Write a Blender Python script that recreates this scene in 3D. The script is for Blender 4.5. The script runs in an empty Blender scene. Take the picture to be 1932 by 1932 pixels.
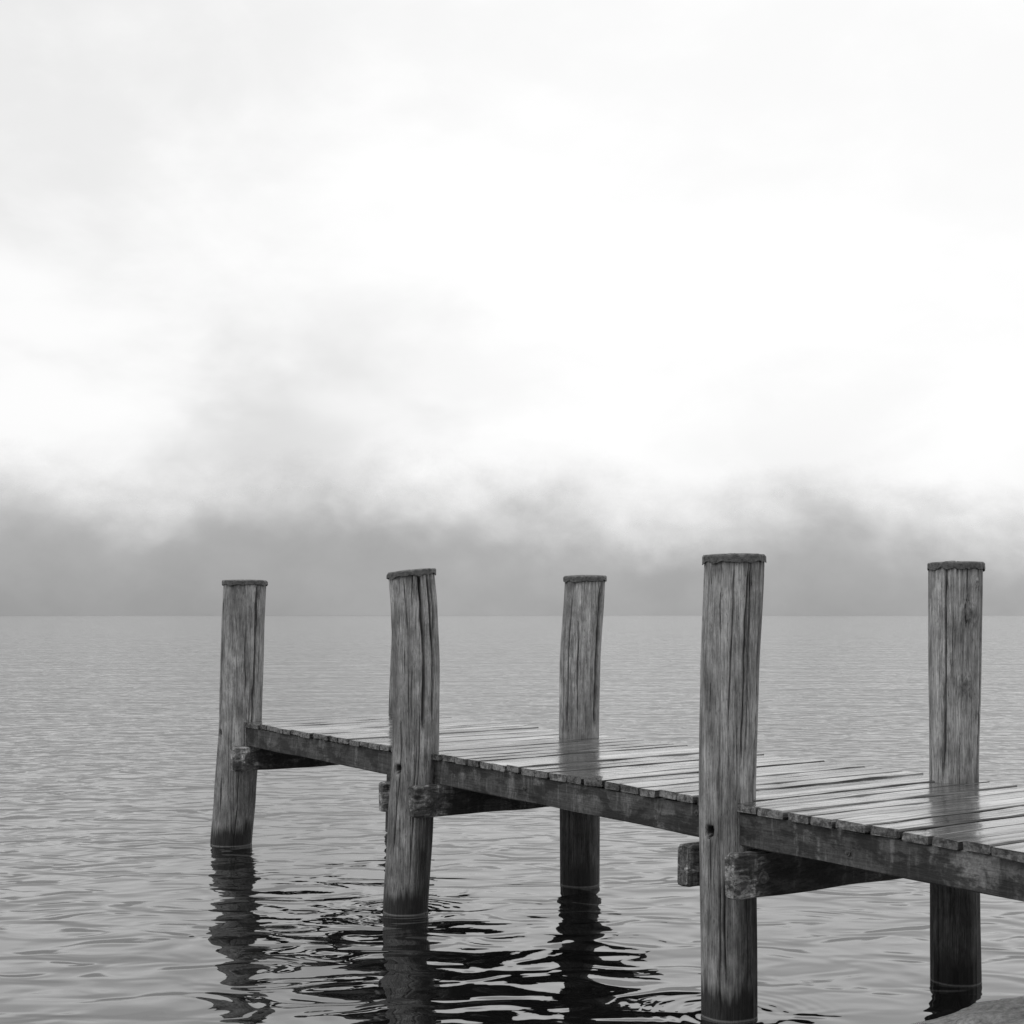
import bpy, math, random
from mathutils import Vector, noise, Matrix
random.seed(7)
scene=bpy.context.scene
H=2.1
# ------------------------------------------------------------ node helpers
def mat_new(name):
    m=bpy.data.materials.new(name); m.use_nodes=True
    nt=m.node_tree; b=nt.nodes['Principled BSDF']; return m,nt,b
def N(nt,t,**kw):
    n=nt.nodes.new(t)
    for k,v in kw.items(): setattr(n,k,v)
    return n
def L(nt,a,b): nt.links.new(a,b)
def setin(nt,sock,v):
    if isinstance(v,(int,float)): sock.default_value=v
    else: L(nt,v,sock)
def M(nt,op,a,b=None,c=None,clamp=False):
    n=N(nt,'ShaderNodeMath',operation=op); n.use_clamp=clamp
    setin(nt,n.inputs[0],a)
    if b is not None: setin(nt,n.inputs[1],b)
    if c is not None: setin(nt,n.inputs[2],c)
    return n.outputs[0]
def mapr(nt,v,a,b,c,d,smooth=False):
    n=N(nt,'ShaderNodeMapRange'); n.clamp=True
    if smooth: n.interpolation_type='SMOOTHSTEP'
    setin(nt,n.inputs[0],v)
    for i,x in enumerate((a,b,c,d)): n.inputs[i+1].default_value=x
    return n.outputs[0]
def noi(nt,vec,scale,detail=4,rough=.5,dist=0,sc=(1,1,1),loc=(0,0,0)):
    mp=N(nt,'ShaderNodeMapping'); mp.inputs['Scale'].default_value=sc; mp.inputs['Location'].default_value=loc
    L(nt,vec,mp.inputs['Vector'])
    n=N(nt,'ShaderNodeTexNoise'); L(nt,mp.outputs[0],n.inputs['Vector'])
    n.inputs['Scale'].default_value=scale; n.inputs['Detail'].default_value=detail
    n.inputs['Roughness'].default_value=rough; n.inputs['Distortion'].default_value=dist
    return n.outputs[0]
def grey(nt,v,sock):
    c=N(nt,'ShaderNodeCombineColor')
    for i in range(3): L(nt,v,c.inputs[i])
    L(nt,c.outputs[0],sock)

# ------------------------------------------------------------ materials
def pile_material():
    m,nt,b=mat_new('weathered_pile_wood')
    tc=N(nt,'ShaderNodeTexCoord'); o=tc.outputs['Object']
    oi=N(nt,'ShaderNodeObjectInfo')
    va=N(nt,'ShaderNodeVectorMath',operation='ADD'); L(nt,o,va.inputs[0])
    cv=N(nt,'ShaderNodeCombineXYZ'); r=M(nt,'MULTIPLY',oi.outputs['Random'],37.0)
    for i in range(3): L(nt,r,cv.inputs[i])
    L(nt,cv.outputs[0],va.inputs[1]); v=va.outputs[0]
    vf=noi(nt,v,1,4,.75,0,(260,260,10))
    fine=noi(nt,v,1,5,.75,0,(110,110,3.2))
    mid=noi(nt,v,1,4,.6,.1,(30,30,1.0))
    big=noi(nt,v,1,3,.5,0,(6,6,1.2))
    blot=noi(nt,v,1,6,.72,0,(10,10,5))
    val=M(nt,'MULTIPLY',mapr(nt,fine,.36,.60,.62,1.16),mapr(nt,mid,.38,.58,.78,1.08))
    val=M(nt,'MULTIPLY',val,mapr(nt,vf,.36,.58,.52,1.2))
    val=M(nt,'MULTIPLY',val,mapr(nt,big,.36,.60,.62,1.1))
    val=M(nt,'MULTIPLY',val,mapr(nt,blot,.38,.6,.6,1.12))
    val=M(nt,'MULTIPLY',val,.35)
    streak=noi(nt,v,1,5,.8,.0,(55,55,1.3),(3,1,0))
    val=M(nt,'MULTIPLY',val,mapr(nt,streak,.605,.64,1,.2))
    fleck=noi(nt,v,1,3,.7,0,(170,170,18),(1,8,0))
    val=M(nt,'MULTIPLY',val,mapr(nt,fleck,.62,.66,1,.3))
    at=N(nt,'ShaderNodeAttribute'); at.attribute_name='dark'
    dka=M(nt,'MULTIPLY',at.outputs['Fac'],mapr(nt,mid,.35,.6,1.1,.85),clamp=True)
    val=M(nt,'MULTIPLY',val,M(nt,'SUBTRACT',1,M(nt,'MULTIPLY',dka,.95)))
    sx=N(nt,'ShaderNodeSeparateXYZ'); L(nt,o,sx.inputs[0]); z=sx.outputs[2]
    zz=M(nt,'ADD',z,M(nt,'MULTIPLY',M(nt,'SUBTRACT',mid,.5),-.35))
    wet=mapr(nt,zz,.12,.20,1,0)
    val=M(nt,'MULTIPLY',val,mapr(nt,wet,0,1,1,.12))
    val=M(nt,'MULTIPLY',val,mapr(nt,zz,.15,1.2,.72,1))
    val=M(nt,'ADD',val,mapr(nt,z,.006,.012,.12,0))
    grey(nt,val,b.inputs['Base Color'])
    L(nt,mapr(nt,wet,0,1,.82,.35),b.inputs['Roughness'])
    hgt=M(nt,'ADD',M(nt,'MULTIPLY',fine,.004),M(nt,'MULTIPLY',mid,.006))
    hgt=M(nt,'ADD',hgt,M(nt,'MULTIPLY',vf,.0018))
    hgt=M(nt,'SUBTRACT',hgt,M(nt,'MULTIPLY',mapr(nt,streak,.59,.65,0,1),.005))
    bp=N(nt,'ShaderNodeBump'); bp.inputs['Distance'].default_value=1; bp.inputs['Strength'].default_value=.9
    L(nt,hgt,bp.inputs['Height']); L(nt,bp.outputs[0],b.inputs['Normal'])
    b.inputs['Specular IOR Level'].default_value=.3
    return m
def timber_material(name,base,axis,stain=True,rough=.7,pale_end=None):
    m,nt,b=mat_new(name)
    tc=N(nt,'ShaderNodeTexCoord'); o=tc.outputs['Object']
    sc={'x':(2.4,90,90),'y':(90,2.4,90)}[axis]
    fine=noi(nt,o,1,5,.75,.1,sc)
    sc2={'x':(1.2,20,20),'y':(20,1.2,20)}[axis]
    mid=noi(nt,o,1,4,.65,.2,sc2)
    grit=noi(nt,o,1,5,.75,0,(45,45,45))
    val=M(nt,'MULTIPLY',mapr(nt,fine,.36,.60,.6,1.2),mapr(nt,mid,.35,.6,.7,1.15))
    val=M(nt,'MULTIPLY',val,mapr(nt,grit,.35,.62,.6,1.2))
    val=M(nt,'MULTIPLY',val,base)
    if stain:
        st=noi(nt,o,1,5,.7,.5,(5,5,1.7))
        st2=noi(nt,o,1,3,.5,0,(2.2,2.2,3),(5,2,1))
        k=M(nt,'MULTIPLY',mapr(nt,st,.50,.60,0,1),mapr(nt,st2,.42,.58,.05,1))
        dr=noi(nt,o,1,5,.7,.1,(24,24,2.2),(2,2,2))
        k=M(nt,'ADD',k,M(nt,'MULTIPLY',mapr(nt,dr,.53,.64,0,.9),mapr(nt,st2,.4,.6,1,.2)))
        val=M(nt,'ADD',val,M(nt,'MULTIPLY',M(nt,'MULTIPLY',k,mapr(nt,grit,.35,.6,.4,1.2)),base*2.2))
        dk=noi(nt,o,1,5,.7,.2,(3.2,3.2,7),(1,7,1))
        val=M(nt,'MULTIPLY',val,mapr(nt,dk,.48,.55,1,.25))
    if pale_end is not None:
        sx=N(nt,'ShaderNodeSeparateXYZ'); L(nt,o,sx.inputs[0])
        yy=M(nt,'ADD',sx.outputs[1],M(nt,'MULTIPLY',M(nt,'SUBTRACT',mid,.5),.25))
        gn=noi(nt,o,1,5,.75,.8,(40,9,40),(3,3,3))
        val=M(nt,'MULTIPLY',val,mapr(nt,yy,pale_end-.02,pale_end+.07,6.5,1))
        val=M(nt,'MULTIPLY',val,mapr(nt,gn,.40,.51,.3,1.1))
    ge=N(nt,'ShaderNodeNewGeometry')
    val=M(nt,'MULTIPLY',val,mapr(nt,ge.outputs['Random Per Island'],0,1,.8,1.2))
    grey(nt,val,b.inputs['Base Color'])
    b.inputs['Roughness'].default_value=rough
    hgt=M(nt,'ADD',M(nt,'MULTIPLY',fine,.003),M(nt,'MULTIPLY',mid,.010))
    if pale_end is not None: hgt=M(nt,'ADD',hgt,M(nt,'MULTIPLY',gn,.014))
    bp=N(nt,'ShaderNodeBump'); bp.inputs['Distance'].default_value=1; bp.inputs['Strength'].default_value=.8
    L(nt,hgt,bp.inputs['Height']); L(nt,bp.outputs[0],b.inputs['Normal'])
    return m
def plank_material():
    m,nt,b=mat_new('wet_deck_planks')
    tc=N(nt,'ShaderNodeTexCoord'); o=tc.outputs['Object']
    ge=N(nt,'ShaderNodeNewGeometry'); rnd=ge.outputs['Random Per Island']
    rnd2=M(nt,'FRACT',M(nt,'MULTIPLY',rnd,17.31))
    cv=N(nt,'ShaderNodeCombineXYZ'); L(nt,M(nt,'MULTIPLY',rnd,50),cv.inputs[1])
    va=N(nt,'ShaderNodeVectorMath',operation='ADD'); L(nt,o,va.inputs[0]); L(nt,cv.outputs[0],va.inputs[1]); v=va.outputs[0]
    fine=noi(nt,v,1,5,.7,.2,(90,2.2,90))
    mid=noi(nt,v,1,4,.6,.2,(30,.7,30))
    blot=noi(nt,v,1,4,.6,0,(3,2,3))
    val=M(nt,'MULTIPLY',mapr(nt,fine,.36,.60,.4,1.25),mapr(nt,mid,.38,.58,.35,1.3))
    val=M(nt,'MULTIPLY',val,mapr(nt,rnd,0,1,.04,.14))
    grey(nt,val,b.inputs['Base Color'])
    wet=noi(nt,o,1,4,.6,.3,(2.2,1.3,2))
    ro=M(nt,'ADD',mapr(nt,wet,.4,.6,.03,.16),M(nt,'MULTIPLY',mapr(nt,fine,.4,.65,0,1),.12))
    ro=M(nt,'ADD',ro,M(nt,'MULTIPLY',rnd,.05))
    L(nt,ro,b.inputs['Roughness'])
    b.inputs['Specular IOR Level'].default_value=.45
    # film of rain water, thinner along the raised grain
    cw=M(nt,'MULTIPLY',mapr(nt,mid,.42,.52,.05,1.0),mapr(nt,wet,.42,.62,1,.45))
    L(nt,M(nt,'MULTIPLY',cw,mapr(nt,rnd2,0,1,.3,1.0)),b.inputs['Coat Weight']); b.inputs['Coat Roughness'].default_value=.03
    b.inputs['Coat IOR'].default_value=1.6
    hgt=M(nt,'ADD',M(nt,'MULTIPLY',fine,.0012),M(nt,'MULTIPLY',mid,.005))
    hgt=M(nt,'ADD',hgt,M(nt,'MULTIPLY',blot,.010))
    bp=N(nt,'ShaderNodeBump'); bp.inputs['Distance'].default_value=1; bp.inputs['Strength'].default_value=.7
    L(nt,hgt,bp.inputs['Height']); L(nt,bp.outputs[0],b.inputs['Normal'])
    bp2=N(nt,'ShaderNodeBump'); bp2.inputs['Distance'].default_value=1; bp2.inputs['Strength'].default_value=.6
    L(nt,M(nt,'ADD',M(nt,'MULTIPLY',blot,.010),M(nt,'MULTIPLY',mid,.0030)),bp2.inputs['Height']); L(nt,bp2.outputs[0],b.inputs['Coat Normal'])
    return m
def simple(name,c,rough,metal=0,sc=25,amt=.5,bump=.003):
    m,nt,b=mat_new(name)
    tc=N(nt,'ShaderNodeTexCoord'); o=tc.outputs['Object']
    n=noi(nt,o,sc,6,.7)
    val=M(nt,'MULTIPLY',mapr(nt,n,.35,.65,1-amt,1+amt),c)
    grey(nt,val,b.inputs['Base Color'])
    b.inputs['Roughness'].default_value=rough; b.inputs['Metallic'].default_value=metal
    bp=N(nt,'ShaderNodeBump'); bp.inputs['Distance'].default_value=bump*4
    L(nt,n,bp.inputs['Height']); L(nt,bp.outputs[0],b.inputs['Normal'])
    return m
MP=pile_material(); MPL=plank_material()
MS=timber_material('stringer_timber',.045,'x')
MB=timber_material('crossbeam_timber',.038,'y',pale_end=.0)
MC=simple('pile_cap_sheet',.06,.5,0,30,.7)
MBolt=simple('rusty_bolt',.09,.6,.3,60,.5)

# ------------------------------------------------------------ pier frame
D=Vector((.5357,-.8444)); Nn=Vector((.8444,.5357))
pier=bpy.data.objects.new('wooden_pier',None); scene.collection.objects.link(pier)
pier.location=(.5416*H,3.62*H,0); pier.rotation_euler=(0,0,math.atan2(D.y,D.x))
def child(name,me,mat,smooth=False):
    me.materials.append(mat); ob=bpy.data.objects.new(name,me)
    scene.collection.objects.link(ob); ob.parent=pier
    if smooth:
        me.polygons.foreach_set('use_smooth',[True]*len(me.polygons))
    return ob
def interp(prof,z):
    if z<=prof[0][0]: return prof[0][1],prof[0][2]
    for a,b in zip(prof,prof[1:]):
        if z<=b[0]:
            t=(z-a[0])/(b[0]-a[0]); t=t*t*(3-2*t)*.5+t*.5
            return a[1]+(b[1]-a[1])*t,a[2]+(b[2]-a[2])*t
    return prof[-1][1],prof[-1][2]
def sstep(a,b,x):
    t=max(0,min(1,(x-a)/(b-a))); return t*t*(3-2*t)
# theta: 0 faces the shore viewer (world -Y), + towards world +X
def pile(idx,loc,prof,cracks=(),knots=(),hole=None,tilt=(0,0),seed=0,low_dark=None,side=None):
    rnd=random.Random(seed)
    NT=240; z0=-1.2; z1=prof[-1][0]; NZ=230
    cr=list(cracks)
    for i in range(16):
        za=rnd.uniform(0,2.2); cr.append((rnd.uniform(-180,180),za-rnd.uniform(.2,.7),za+rnd.uniform(.1,.5),rnd.uniform(.002,.005),rnd.uniform(.005,.012)))
    verts=[];dark=[];faces=[]
    for j in range(NZ+1):
        z=z0+(z1-z0)*(j/NZ)
        dx,r0=interp(prof,z)
        cx=dx*D.x; cy=dx*Nn.x
        for i in range(NT):
            th=-math.pi+2*math.pi*i/NT
            wx=math.sin(th); wy=-math.cos(th)
            lx=wx*D.x+wy*D.y; ly=wx*Nn.x+wy*Nn.y
            r=r0; dk=0
            r+=.007*noise.noise((wx*1.3+seed*9,wy*1.3,z*.7))
            r+=.004*noise.noise((wx*5+seed*9,wy*5,z*.9))
            n18=noise.noise((wx*18+seed*9,wy*18,z*1.6))
            r+=.002*n18
            for k,(a,za,zb,w,d) in enumerate(cr):
                if za-.02<z<zb+.02:
                    aa=math.radians(a)+.10*noise.noise((k*3.1+seed,z*1.4,0))+.035*noise.noise((k*3.1+seed,z*7,4))
                    df=(th-aa+math.pi)%(2*math.pi)-math.pi
                    df*=r0
                    if abs(df)<w*4:
                        tz=min(1,(z-za)/.12,(zb-z)/.12); tz=max(0,tz)
                        ww=w*(.45+.55*tz)*(1+.5*noise.noise((k+seed,z*9,2)))
                        g=math.exp(-(df/ww)**2)*tz
                        r-=d*g; dk=max(dk,g*min(1,d/.008))
            for (a,kz,kr) in knots:
                df=((th-math.radians(a)+math.pi)%(2*math.pi)-math.pi)*r0
                q=math.hypot(df,(z-kz)*.8)/kr
                if q<3:
                    r+=.016*math.exp(-q*q*.7)
                    q2=q+.5*noise.noise((df*40,z*40,kz))
                    dk=max(dk,(.4+.35*math.sin(q2*8))*math.exp(-q*q*.45), .9*math.exp(-((q2-.0)/.4)**2))
            if hole:
                df=((th-math.radians(hole[0])+math.pi)%(2*math.pi)-math.pi)*r0
                q=math.hypot(df,z-hole[1])
                if q<.027: r-=.05; dk=1
                elif q<.033: r-=.02; dk=1
            if low_dark:  # darkens the pile surface below a given height, with a ragged edge
                dk=max(dk,low_dark[1]*sstep(low_dark[0]+.05,low_dark[0]-.05,z+.08*n18))
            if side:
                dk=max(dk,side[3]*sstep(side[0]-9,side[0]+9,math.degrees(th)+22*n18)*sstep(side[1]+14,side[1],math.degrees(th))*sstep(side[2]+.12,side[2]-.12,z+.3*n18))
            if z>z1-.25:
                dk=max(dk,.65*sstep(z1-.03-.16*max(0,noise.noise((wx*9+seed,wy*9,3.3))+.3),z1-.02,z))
            verts.append((cx+lx*r,cy+ly*r,z+(tilt[0]*lx+tilt[1]*ly)*r*max(0,(z-1.8)/.6)))
            dark.append(min(1,dk))
    for j in range(NZ):
        for i in range(NT):
            a=j*NT+i; b=j*NT+(i+1)%NT
            faces.append((a,b,b+NT,a+NT))
    top=NZ*NT
    faces.append(tuple(top+i for i in range(NT)))
    me=bpy.data.meshes.new('pile'); me.from_pydata(verts,[],faces); me.update()
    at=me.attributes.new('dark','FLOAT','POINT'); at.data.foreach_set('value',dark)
    ob=child('pile_%d'%idx,me,MP,True); ob.location=(loc[0],loc[1],0)
    # sheet cap with crimped skirt
    dx,r0=interp(prof,z1); NTc=120
    v=[];f=[]
    for ring,(rr,zz) in enumerate(((0.004,-.038),(.0075,-.036),(.007,-.006),(.003,.002),(-.5*r0,.007),(-.97*r0,.008))):
        for i in range(NTc):
            th=2*math.pi*i/NTc
            fc=.0045*noise.noise((math.cos(th)*2.3+seed,math.sin(th)*2.3,0))+.004*noise.noise((math.cos(th)*7+seed,math.sin(th)*7,zz*20))
            sk=(.016*noise.noise((math.cos(th)*3+seed,math.sin(th)*3,5))+.006*noise.noise((math.cos(th)*9+seed,math.sin(th)*9,5)) if ring<2 else .008*noise.noise((math.cos(th)*4+seed,math.sin(th)*4,8)))
            fold=.003*(1 if int(th*11/(2*math.pi)+.3*math.sin(th*3))%2 else 0) if ring<3 else 0
            r=r0+rr+fc+fold+.003
            lx=math.cos(th); ly=math.sin(th)
            v.append((dx*D.x+lx*r,dx*Nn.x+ly*r,z1+zz+sk+(tilt[0]*lx+tilt[1]*ly)*r))
    nr=6
    for j in range(nr-1):
        for i in range(NTc):
            a=j*NTc+i;b=j*NTc+(i+1)%NTc
            f.append((a,b,b+NTc,a+NTc))
    f.append(tuple((nr-1)*NTc+i for i in range(NTc)))
    me=bpy.data.meshes.new('cap'); me.from_pydata(v,[],f); me.update()
    ob=child('pile_cap_%d'%idx,me,MC,False); ob.location=(loc[0],loc[1],0)

# profile rows: (z, world-x drift, radius)
pile(1,(-6.76,-.095),[(-1.2,-.06,.19),(0,0,.188),(.445,.034,.19),(1.17,.087,.193),(1.9,.106,.193),(2.40,.126,.193)],
     cracks=[(45,1.0,2.4,.009,.02),(-60,.9,2.3,.007,.01)],hole=(-57,1.02),seed=1)
pile(2,(-3.238,-.18),[(-1.2,-.05,.155),(0,0,.157),(.635,.034,.158),(1.196,.071,.161),(1.756,.075,.163),(2.15,.058,.163),(2.40,.038,.161)],
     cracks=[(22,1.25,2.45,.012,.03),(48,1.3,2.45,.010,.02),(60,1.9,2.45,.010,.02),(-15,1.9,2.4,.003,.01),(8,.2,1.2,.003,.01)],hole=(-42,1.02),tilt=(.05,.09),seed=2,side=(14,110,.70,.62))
pile(3,(-3.438,1.457),[(-1.2,0,.15),(0,0,.152),(1.165,-.004,.154),(1.72,.004,.157),(2.39,.04,.156)],
     cracks=[(48,1.2,2.35,.014,.02),(-40,1.2,2.3,.004,.008),(5,.2,.9,.003,.01)],tilt=(-.02,.02),seed=3,low_dark=(1.05,.62))
pile(4,(0,0),[(-1.2,0,.142),(0,0,.144),(1.151,-.011,.145),(1.762,.003,.150),(2.405,.026,.155)],
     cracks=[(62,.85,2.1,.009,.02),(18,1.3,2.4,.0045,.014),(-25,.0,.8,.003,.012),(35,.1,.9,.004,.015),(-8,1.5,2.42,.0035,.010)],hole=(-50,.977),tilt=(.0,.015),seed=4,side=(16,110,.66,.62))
pile(5,(.149,1.569),[(-1.2,0,.14),(0,0,.141),(.7,-.006,.136),(1.214,-.012,.134),(1.82,-.008,.144),(2.39,0,.147)],
     cracks=[(-38,1.15,2.4,.0045,.018),(55,1.2,2.4,.005,.01)],knots=[(14,2.11,.040),(8,1.71,.034),(30,2.28,.022)],tilt=(.0,.0),seed=5,low_dark=(1.03,.68))
pile(6,(-6.705,1.63),[(-1.2,0,.153),(0,0,.153),(2.39,.072,.155)],seed=6,low_dark=(1.05,.7))
pile(7,(3.25,-.03),[(-1.2,0,.145),(0,0,.145),(2.4,.02,.15)],hole=(-52,.98),seed=7)
pile(8,(3.35,1.56),[(-1.2,0,.145),(0,0,.145),(2.4,.0,.15)],seed=8,low_dark=(1.05,.6))

# ------------------------------------------------------------ timber builder
def timber(verts,faces,x0,x1,y0,y1,z0,z1,axis,nseg=14,jit=.003,rz=0,seed=0,endj=0,zfun=None,taper=.02,c=.006):
    base=len(verts)
    for s in range(nseg+1):
        t=s/nseg
        end=(s==0 or s==nseg)
        if axis=='x': w,hh=(y1-y0),(z1-z0)
        else: w,hh=(x1-x0),(z1-z0)
        pts=[(c,0),(w-c,0),(w,c),(w,hh-c),(w-c,hh),(c,hh),(0,hh-c),(0,c)]
        for k,(a,b) in enumerate(pts):
            if end: a=a+(w/2-a)*taper; b=b+(hh/2-b)*taper
            j1=jit*noise.noise((seed*7.3+k*.8,t*6,1)); j2=jit*noise.noise((seed*7.3+k*.8,t*6,9))
            e=endj*noise.noise((seed*3.3+k*1.7,t*3,17)) if end else 0
            if axis=='x': p=[x0+(x1-x0)*t+e,y0+a+j1,z0+b+j2]
            else: p=[x0+a+j1,y0+(y1-y0)*t+e,z0+b+j2]
            if zfun: p[2]+=zfun(p[0],p[1])
            verts.append(tuple(p))
    for s in range(nseg):
        for k in range(8):
            a=base+s*8+k;b=base+s*8+(k+1)%8
            q=(a,b,b+8,a+8)
            faces.append(q if axis=='y' else q[::-1])
    f0=tuple(base+k for k in range(8)); f1=tuple(base+nseg*8+k for k in range(8))
    faces.append(f0); faces.append(f1[::-1])
def finish(name,verts,faces,mat):
    me=bpy.data.meshes.new(name); me.from_pydata(verts,[],faces); me.update()
    import bmesh
    bm=bmesh.new(); bm.from_mesh(me); bmesh.ops.recalc_face_normals(bm,faces=bm.faces); bm.to_mesh(me); bm.free()
    return child(name,me,mat)
# decking
V=[];F=[]; x=-6.57; i=0
ZT=.5375*H
while x<5.6:
    w=random.choice([.145,.15,.17,.18,.19,.14]); gap=random.uniform(.010,.025)
    t=random.uniform(-.014,.014); dz=random.uniform(-.005,.005); xm=x+w/2
    y0=-.066+random.uniform(-.014,.008); y1=1.70+random.uniform(-.015,.015)
    th=.042
    timber(V,F,x,x+w,y0,y1,ZT-th+dz,ZT+dz,'y',12,.005,seed=i*1.37,endj=.010,
           zfun=lambda X,Y,xm=xm,t=t:(X-xm)*t*2+Y*.010)
    x+=w+gap; i+=1
finish('decking',V,F,MPL)
# stringers
V=[];F=[]
zs=ZT-.046
for k,(y,s) in enumerate(((-.045,1),(.76,2),(1.58,3))):
    for (a,b) in ((-6.52,-3.262),(-3.258,-.002),(.002,3.2),(3.204,5.6)):
        timber(V,F,a,b,y,y+.07,zs-.172,zs,'x',60,.007,seed=s*10+a,endj=.004,zfun=lambda X,Y:Y*.010)
finish('stringers',V,F,MS)
# cross beams (half-caps bolted either side of the piles)
V=[];F=[]
for k,(xa,ya,z0,z1) in enumerate(((-6.55,-.19,.69,.905),(-3.072,-.245,.69,.912),(-3.49,-.27,.685,.895),(.153,-.165,.65,.885),(-.238,-.155,.655,.884),(3.41,-.16,.65,.885),(3.02,-.16,.65,.885))):
    timber(V,F,xa,xa+.085,ya,1.86,z0,z1,'y',90,.009,seed=k*5+2,endj=.02,taper=.10,c=.012)
finish('crossbeams',V,F,MB)
# bolts with washers
import bmesh
bm=bmesh.new()
def cyl(r,h,seg,mat4):
    bmesh.ops.create_cone(bm,cap_ends=True,segments=seg,radius1=r,radius2=r*.92,depth=h,matrix=mat4)
def bolt(p,axis,s=1):
    R=Matrix.Rotation(math.pi/2,4,'Y') if axis=='+x' else (Matrix.Rotation(-math.pi/2,4,'Y') if axis=='-x' else Matrix.Rotation(math.pi/2,4,'X'))
    T=Matrix.Translation(p)
    cyl(.034*s,.012,24,T@R)
    cyl(.019*s,.05*s,6,T@R); cyl(.011*s,.07*s,12,T@R)
for (xb,yb,zb) in ((.240,.02,.755),(-2.985,-.13,.80),(-6.463,-.05,.80)): bolt((xb,yb,zb),'+x')
for (xb,yb,zb) in ((.240,1.57,.755),(-2.985,1.46,.80)): bolt((xb,yb,zb),'+x')
for (xb,yb,zb) in ((-.205,-.048,1.04),(.9,-.048,.98),(-1.9,-.048,1.0)): bolt((xb,yb,zb),'y',.5)
me=bpy.data.meshes.new('bolts'); bm.to_mesh(me); bm.free(); child('bolts',me,MBolt)

# ------------------------------------------------------------ lake
m,nt,b=mat_new('lake_water')
tc=N(nt,'ShaderNodeTexCoord'); o=tc.outputs['Object']
w1=noi(nt,o,1,1,.5,.5,(.65,1.05,1))
w2=noi(nt,o,1,1,.45,.9,(1.8,2.8,1),(3,1,0))
w3=noi(nt,o,1,2,.5,.3,(8,13,1),(7,5,0))
w4=noi(nt,o,1,3,.55,.3,(.22,.5,1),(4,4,0))
pat=noi(nt,o,1,4,.55,.3,(.12,.3,1))
sxo=N(nt,'ShaderNodeSeparateXYZ'); L(nt,o,sxo.inputs[0]); Y=sxo.outputs[1]
gp=mapr(nt,pat,.36,.64,.25,1.5)
gust=M(nt,'MULTIPLY',gp,mapr(nt,Y,9,20,.16,.9))
w2s=M(nt,'POWER',w2,1.5)
wk=M(nt,'MULTIPLY',mapr(nt,Y,9,25,.9,1.5),mapr(nt,gp,.25,1.5,.8,1.15))
hgt=M(nt,'ADD',M(nt,'MULTIPLY',w1,.052),M(nt,'MULTIPLY',M(nt,'MULTIPLY',w2s,.042),wk))
hgt=M(nt,'ADD',hgt,M(nt,'MULTIPLY',M(nt,'MULTIPLY',w3,.0055),gust))
hgt=M(nt,'ADD',hgt,M(nt,'MULTIPLY',w4,mapr(nt,Y,14,60,.0,.35)))
for (px,py,amp) in ((1.137,7.602,.0012),(-.75,10.24,.0010)):
    dd=N(nt,'ShaderNodeVectorMath',operation='DISTANCE'); L(nt,o,dd.inputs[0]); dd.inputs[1].default_value=(px,py,0)
    d=dd.outputs['Value']
    rg=M(nt,'MULTIPLY',M(nt,'SINE',M(nt,'MULTIPLY',d,80)),mapr(nt,d,.15,.75,amp,0,True))
    hgt=M(nt,'ADD',hgt,rg)
bp=N(nt,'ShaderNodeBump'); bp.inputs['Distance'].default_value=1; bp.inputs['Strength'].default_value=1
L(nt,hgt,bp.inputs['Height']); L(nt,bp.outputs[0],b.inputs['Normal'])
b.inputs['Base Color'].default_value=(.006,.006,.006,1); b.inputs['Roughness'].default_value=.0; b.inputs['IOR'].default_value=2.3
S=9000
me=bpy.data.meshes.new('lake'); me.from_pydata([(-S,-60,0),(S,-60,0),(S,S,0),(-S,S,0)],[],[(0,1,2,3)]); me.materials.append(m)
scene.collection.objects.link(bpy.data.objects.new('lake_water',me))

# ------------------------------------------------------------ distant hillside, top lost in cloud
V=[];F=[];NA=160;NR=30
for j in range(NR+1):
    for i in range(NA+1):
        a=math.radians(-62+124*i/NA); t=j/NR
        R=2600+t*420+60*noise.noise((a*5,t*2,3))
        z=-2+t*640*(1+.12*noise.noise((a*6,t*2,0)))
        V.append((R*math.sin(a),R*math.cos(a),z))
for j in range(NR):
    for i in range(NA):
        a=j*(NA+1)+i; F.append((a,a+1,a+NA+2,a+NA+1))
me=bpy.data.meshes.new('hill'); me.from_pydata(V,[],F); me.update()
me.polygons.foreach_set('use_smooth',[True]*len(me.polygons))
m,nt,b=mat_new('hillside_in_fog')
ge=N(nt,'ShaderNodeNewGeometry'); pos=ge.outputs['Position']
sx=N(nt,'ShaderNodeSeparateXYZ'); L(nt,pos,sx.inputs[0])
c1=noi(nt,pos,1,3,.5,0,(.0028,.002,.004)); c2=noi(nt,pos,1,5,.55,.1,(.008,.005,.010),(3,3,3))
zz=M(nt,'ADD',sx.outputs[2],M(nt,'MULTIPLY',M(nt,'SUBTRACT',c1,.5),190))
zz=M(nt,'ADD',zz,M(nt,'MULTIPLY',M(nt,'SUBTRACT',c2,.5),150))
zz=M(nt,'ADD',zz,M(nt,'MULTIPLY',sx.outputs[0],.03))
al=mapr(nt,zz,85,300,1,0,True)
val=M(nt,'MULTIPLY',mapr(nt,c2,.35,.65,.95,1.04),mapr(nt,sx.outputs[2],0,220,.405,.50))
grey(nt,val,b.inputs['Base Color']); b.inputs['Roughness'].default_value=1; b.inputs['Specular IOR Level'].default_value=0
L(nt,al,b.inputs['Alpha'])
me.materials.append(m)
scene.collection.objects.link(bpy.data.objects.new('misty_hillside',me))

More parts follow.
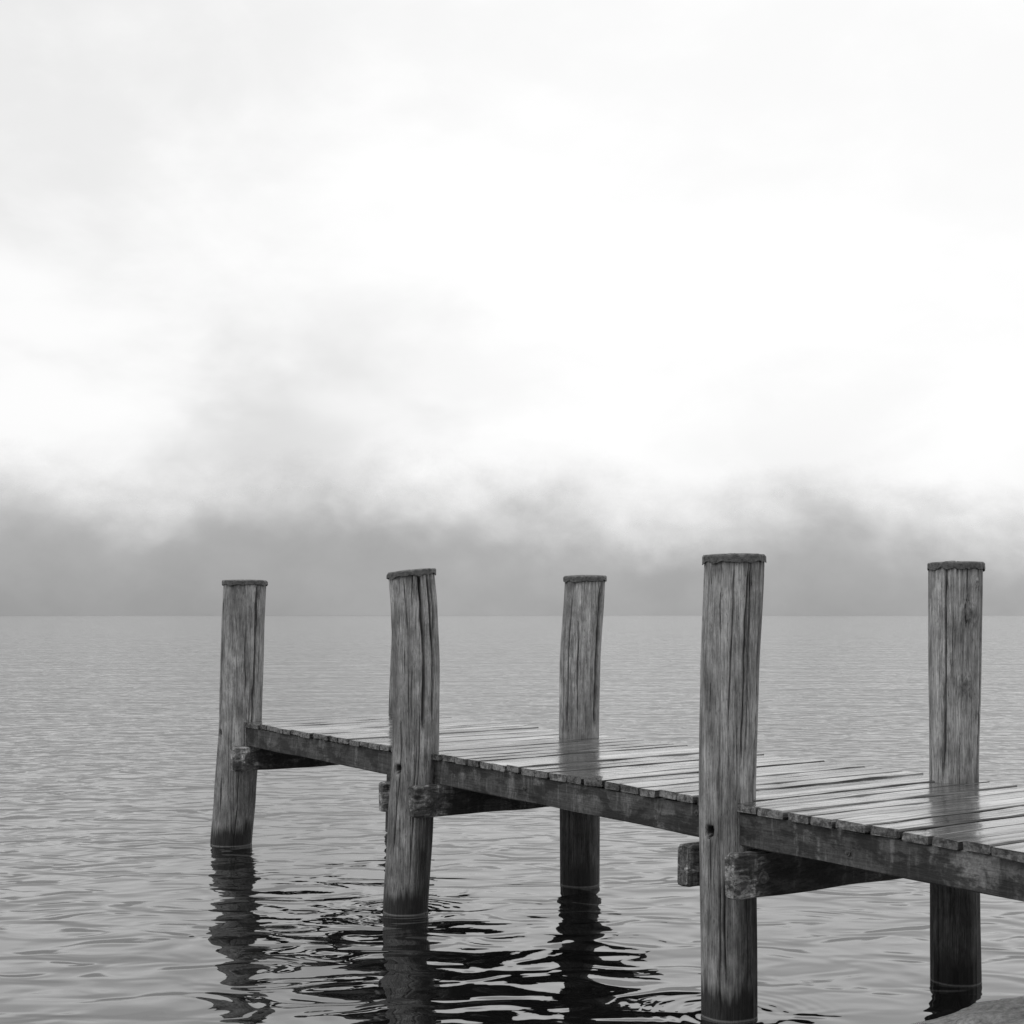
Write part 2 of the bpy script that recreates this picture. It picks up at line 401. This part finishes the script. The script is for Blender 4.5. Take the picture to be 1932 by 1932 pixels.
# ------------------------------------------------------------ shore rock
bm=bmesh.new(); bmesh.ops.create_icosphere(bm,subdivisions=6,radius=1)
for v in bm.verts:
    n=v.co.normalized()
    r=1+.15*noise.noise(n*1.6)+.07*noise.noise(n*5)+.03*noise.noise(n*14)+.012*noise.noise(n*40)
    v.co=Vector((n.x*1.6*r,n.y*.9*r,n.z*.38*r))
me=bpy.data.meshes.new('rock'); bm.to_mesh(me); bm.free()
me.polygons.foreach_set('use_smooth',[True]*len(me.polygons))
me.materials.append(simple('wet_rock',.45,.6,0,26,.5,.004))
rk=bpy.data.objects.new('shore_rock',me); rk.location=(3.25,6.85,-.075); rk.rotation_euler=(0,math.radians(-3),math.radians(8)); scene.collection.objects.link(rk)

# ------------------------------------------------------------ world
w=bpy.data.worlds.new('World'); scene.world=w; w.use_nodes=True; nt=w.node_tree
bg=nt.nodes['Background']
sky=N(nt,'ShaderNodeTexSky'); sky.sky_type='NISHITA'; sky.sun_disc=False
bw=N(nt,'ShaderNodeRGBToBW'); L(nt,sky.outputs[0],bw.inputs[0])
tc=N(nt,'ShaderNodeTexCoord'); g=tc.outputs['Generated']
sx=N(nt,'ShaderNodeSeparateXYZ'); L(nt,g,sx.inputs[0])
n1=noi(nt,g,1,5,.5,.3,(3.2,3.2,6.5),(1.3,0,.4)); n2=noi(nt,g,1,6,.55,.3,(8,8,15),(4,1,2))
cl=M(nt,'ADD',M(nt,'MULTIPLY',n1,.65),M(nt,'MULTIPLY',n2,.35))
shade=mapr(nt,cl,.40,.60,0,1,True)
side=mapr(nt,sx.outputs[0],-.32,.10,.14,.06,True)
low=mapr(nt,sx.outputs[2],.05,.25,.04,0,True)
amp=M(nt,'ADD',side,low)
cloud=M(nt,'SUBTRACT',1.05,M(nt,'MULTIPLY',M(nt,'SUBTRACT',1,shade),amp))
cloud=M(nt,'SUBTRACT',cloud,mapr(nt,sx.outputs[0],-.34,.0,.05,0,True))
n3=noi(nt,g,1,4,.5,.1,(7,7,11),(1.5,2.2,3.1))
wisp=M(nt,'MULTIPLY',mapr(nt,n3,.42,.66,0,1,True),mapr(nt,sx.outputs[0],-.30,.15,.17,.02,True))
wisp=M(nt,'MULTIPLY',wisp,M(nt,'MULTIPLY',mapr(nt,sx.outputs[2],.04,.11,0,1,True),mapr(nt,sx.outputs[2],.15,.24,1,.1,True)))
cloud=M(nt,'SUBTRACT',cloud,wisp)
# cloud base sinks to haze at the skyline
cloud=M(nt,'SUBTRACT',cloud,mapr(nt,sx.outputs[2],.05,.14,.08,0,True))
val=M(nt,'ADD',M(nt,'MULTIPLY',cloud,.96),M(nt,'MULTIPLY',M(nt,'MULTIPLY',bw.outputs[0],.1),.06))
grey(nt,val,bg.inputs['Color']); bg.inputs['Strength'].default_value=1.0
sl=bpy.data.lights.new('sun','SUN'); sl.energy=.7; sl.angle=math.radians(25)
so=bpy.data.objects.new('sun',sl); scene.collection.objects.link(so)
dirv=Vector((-.75,-.45,.85)).normalized()
so.rotation_euler=dirv.to_track_quat('Z','Y').to_euler()
sky.sun_elevation=math.asin(dirv.z); sky.sun_rotation=math.atan2(dirv.x,dirv.y)

# ------------------------------------------------------------ camera
cam=bpy.data.cameras.new('camera'); co=bpy.data.objects.new('camera',cam); scene.collection.objects.link(co)
co.location=(0,0,H); co.rotation_euler=(math.radians(90),0,0)
cam.lens=51.06; cam.sensor_width=36; cam.shift_y=.0994; cam.clip_end=30000
scene.camera=co
scene.view_settings.view_transform='Standard'; scene.view_settings.look='None'; scene.view_settings.exposure=0
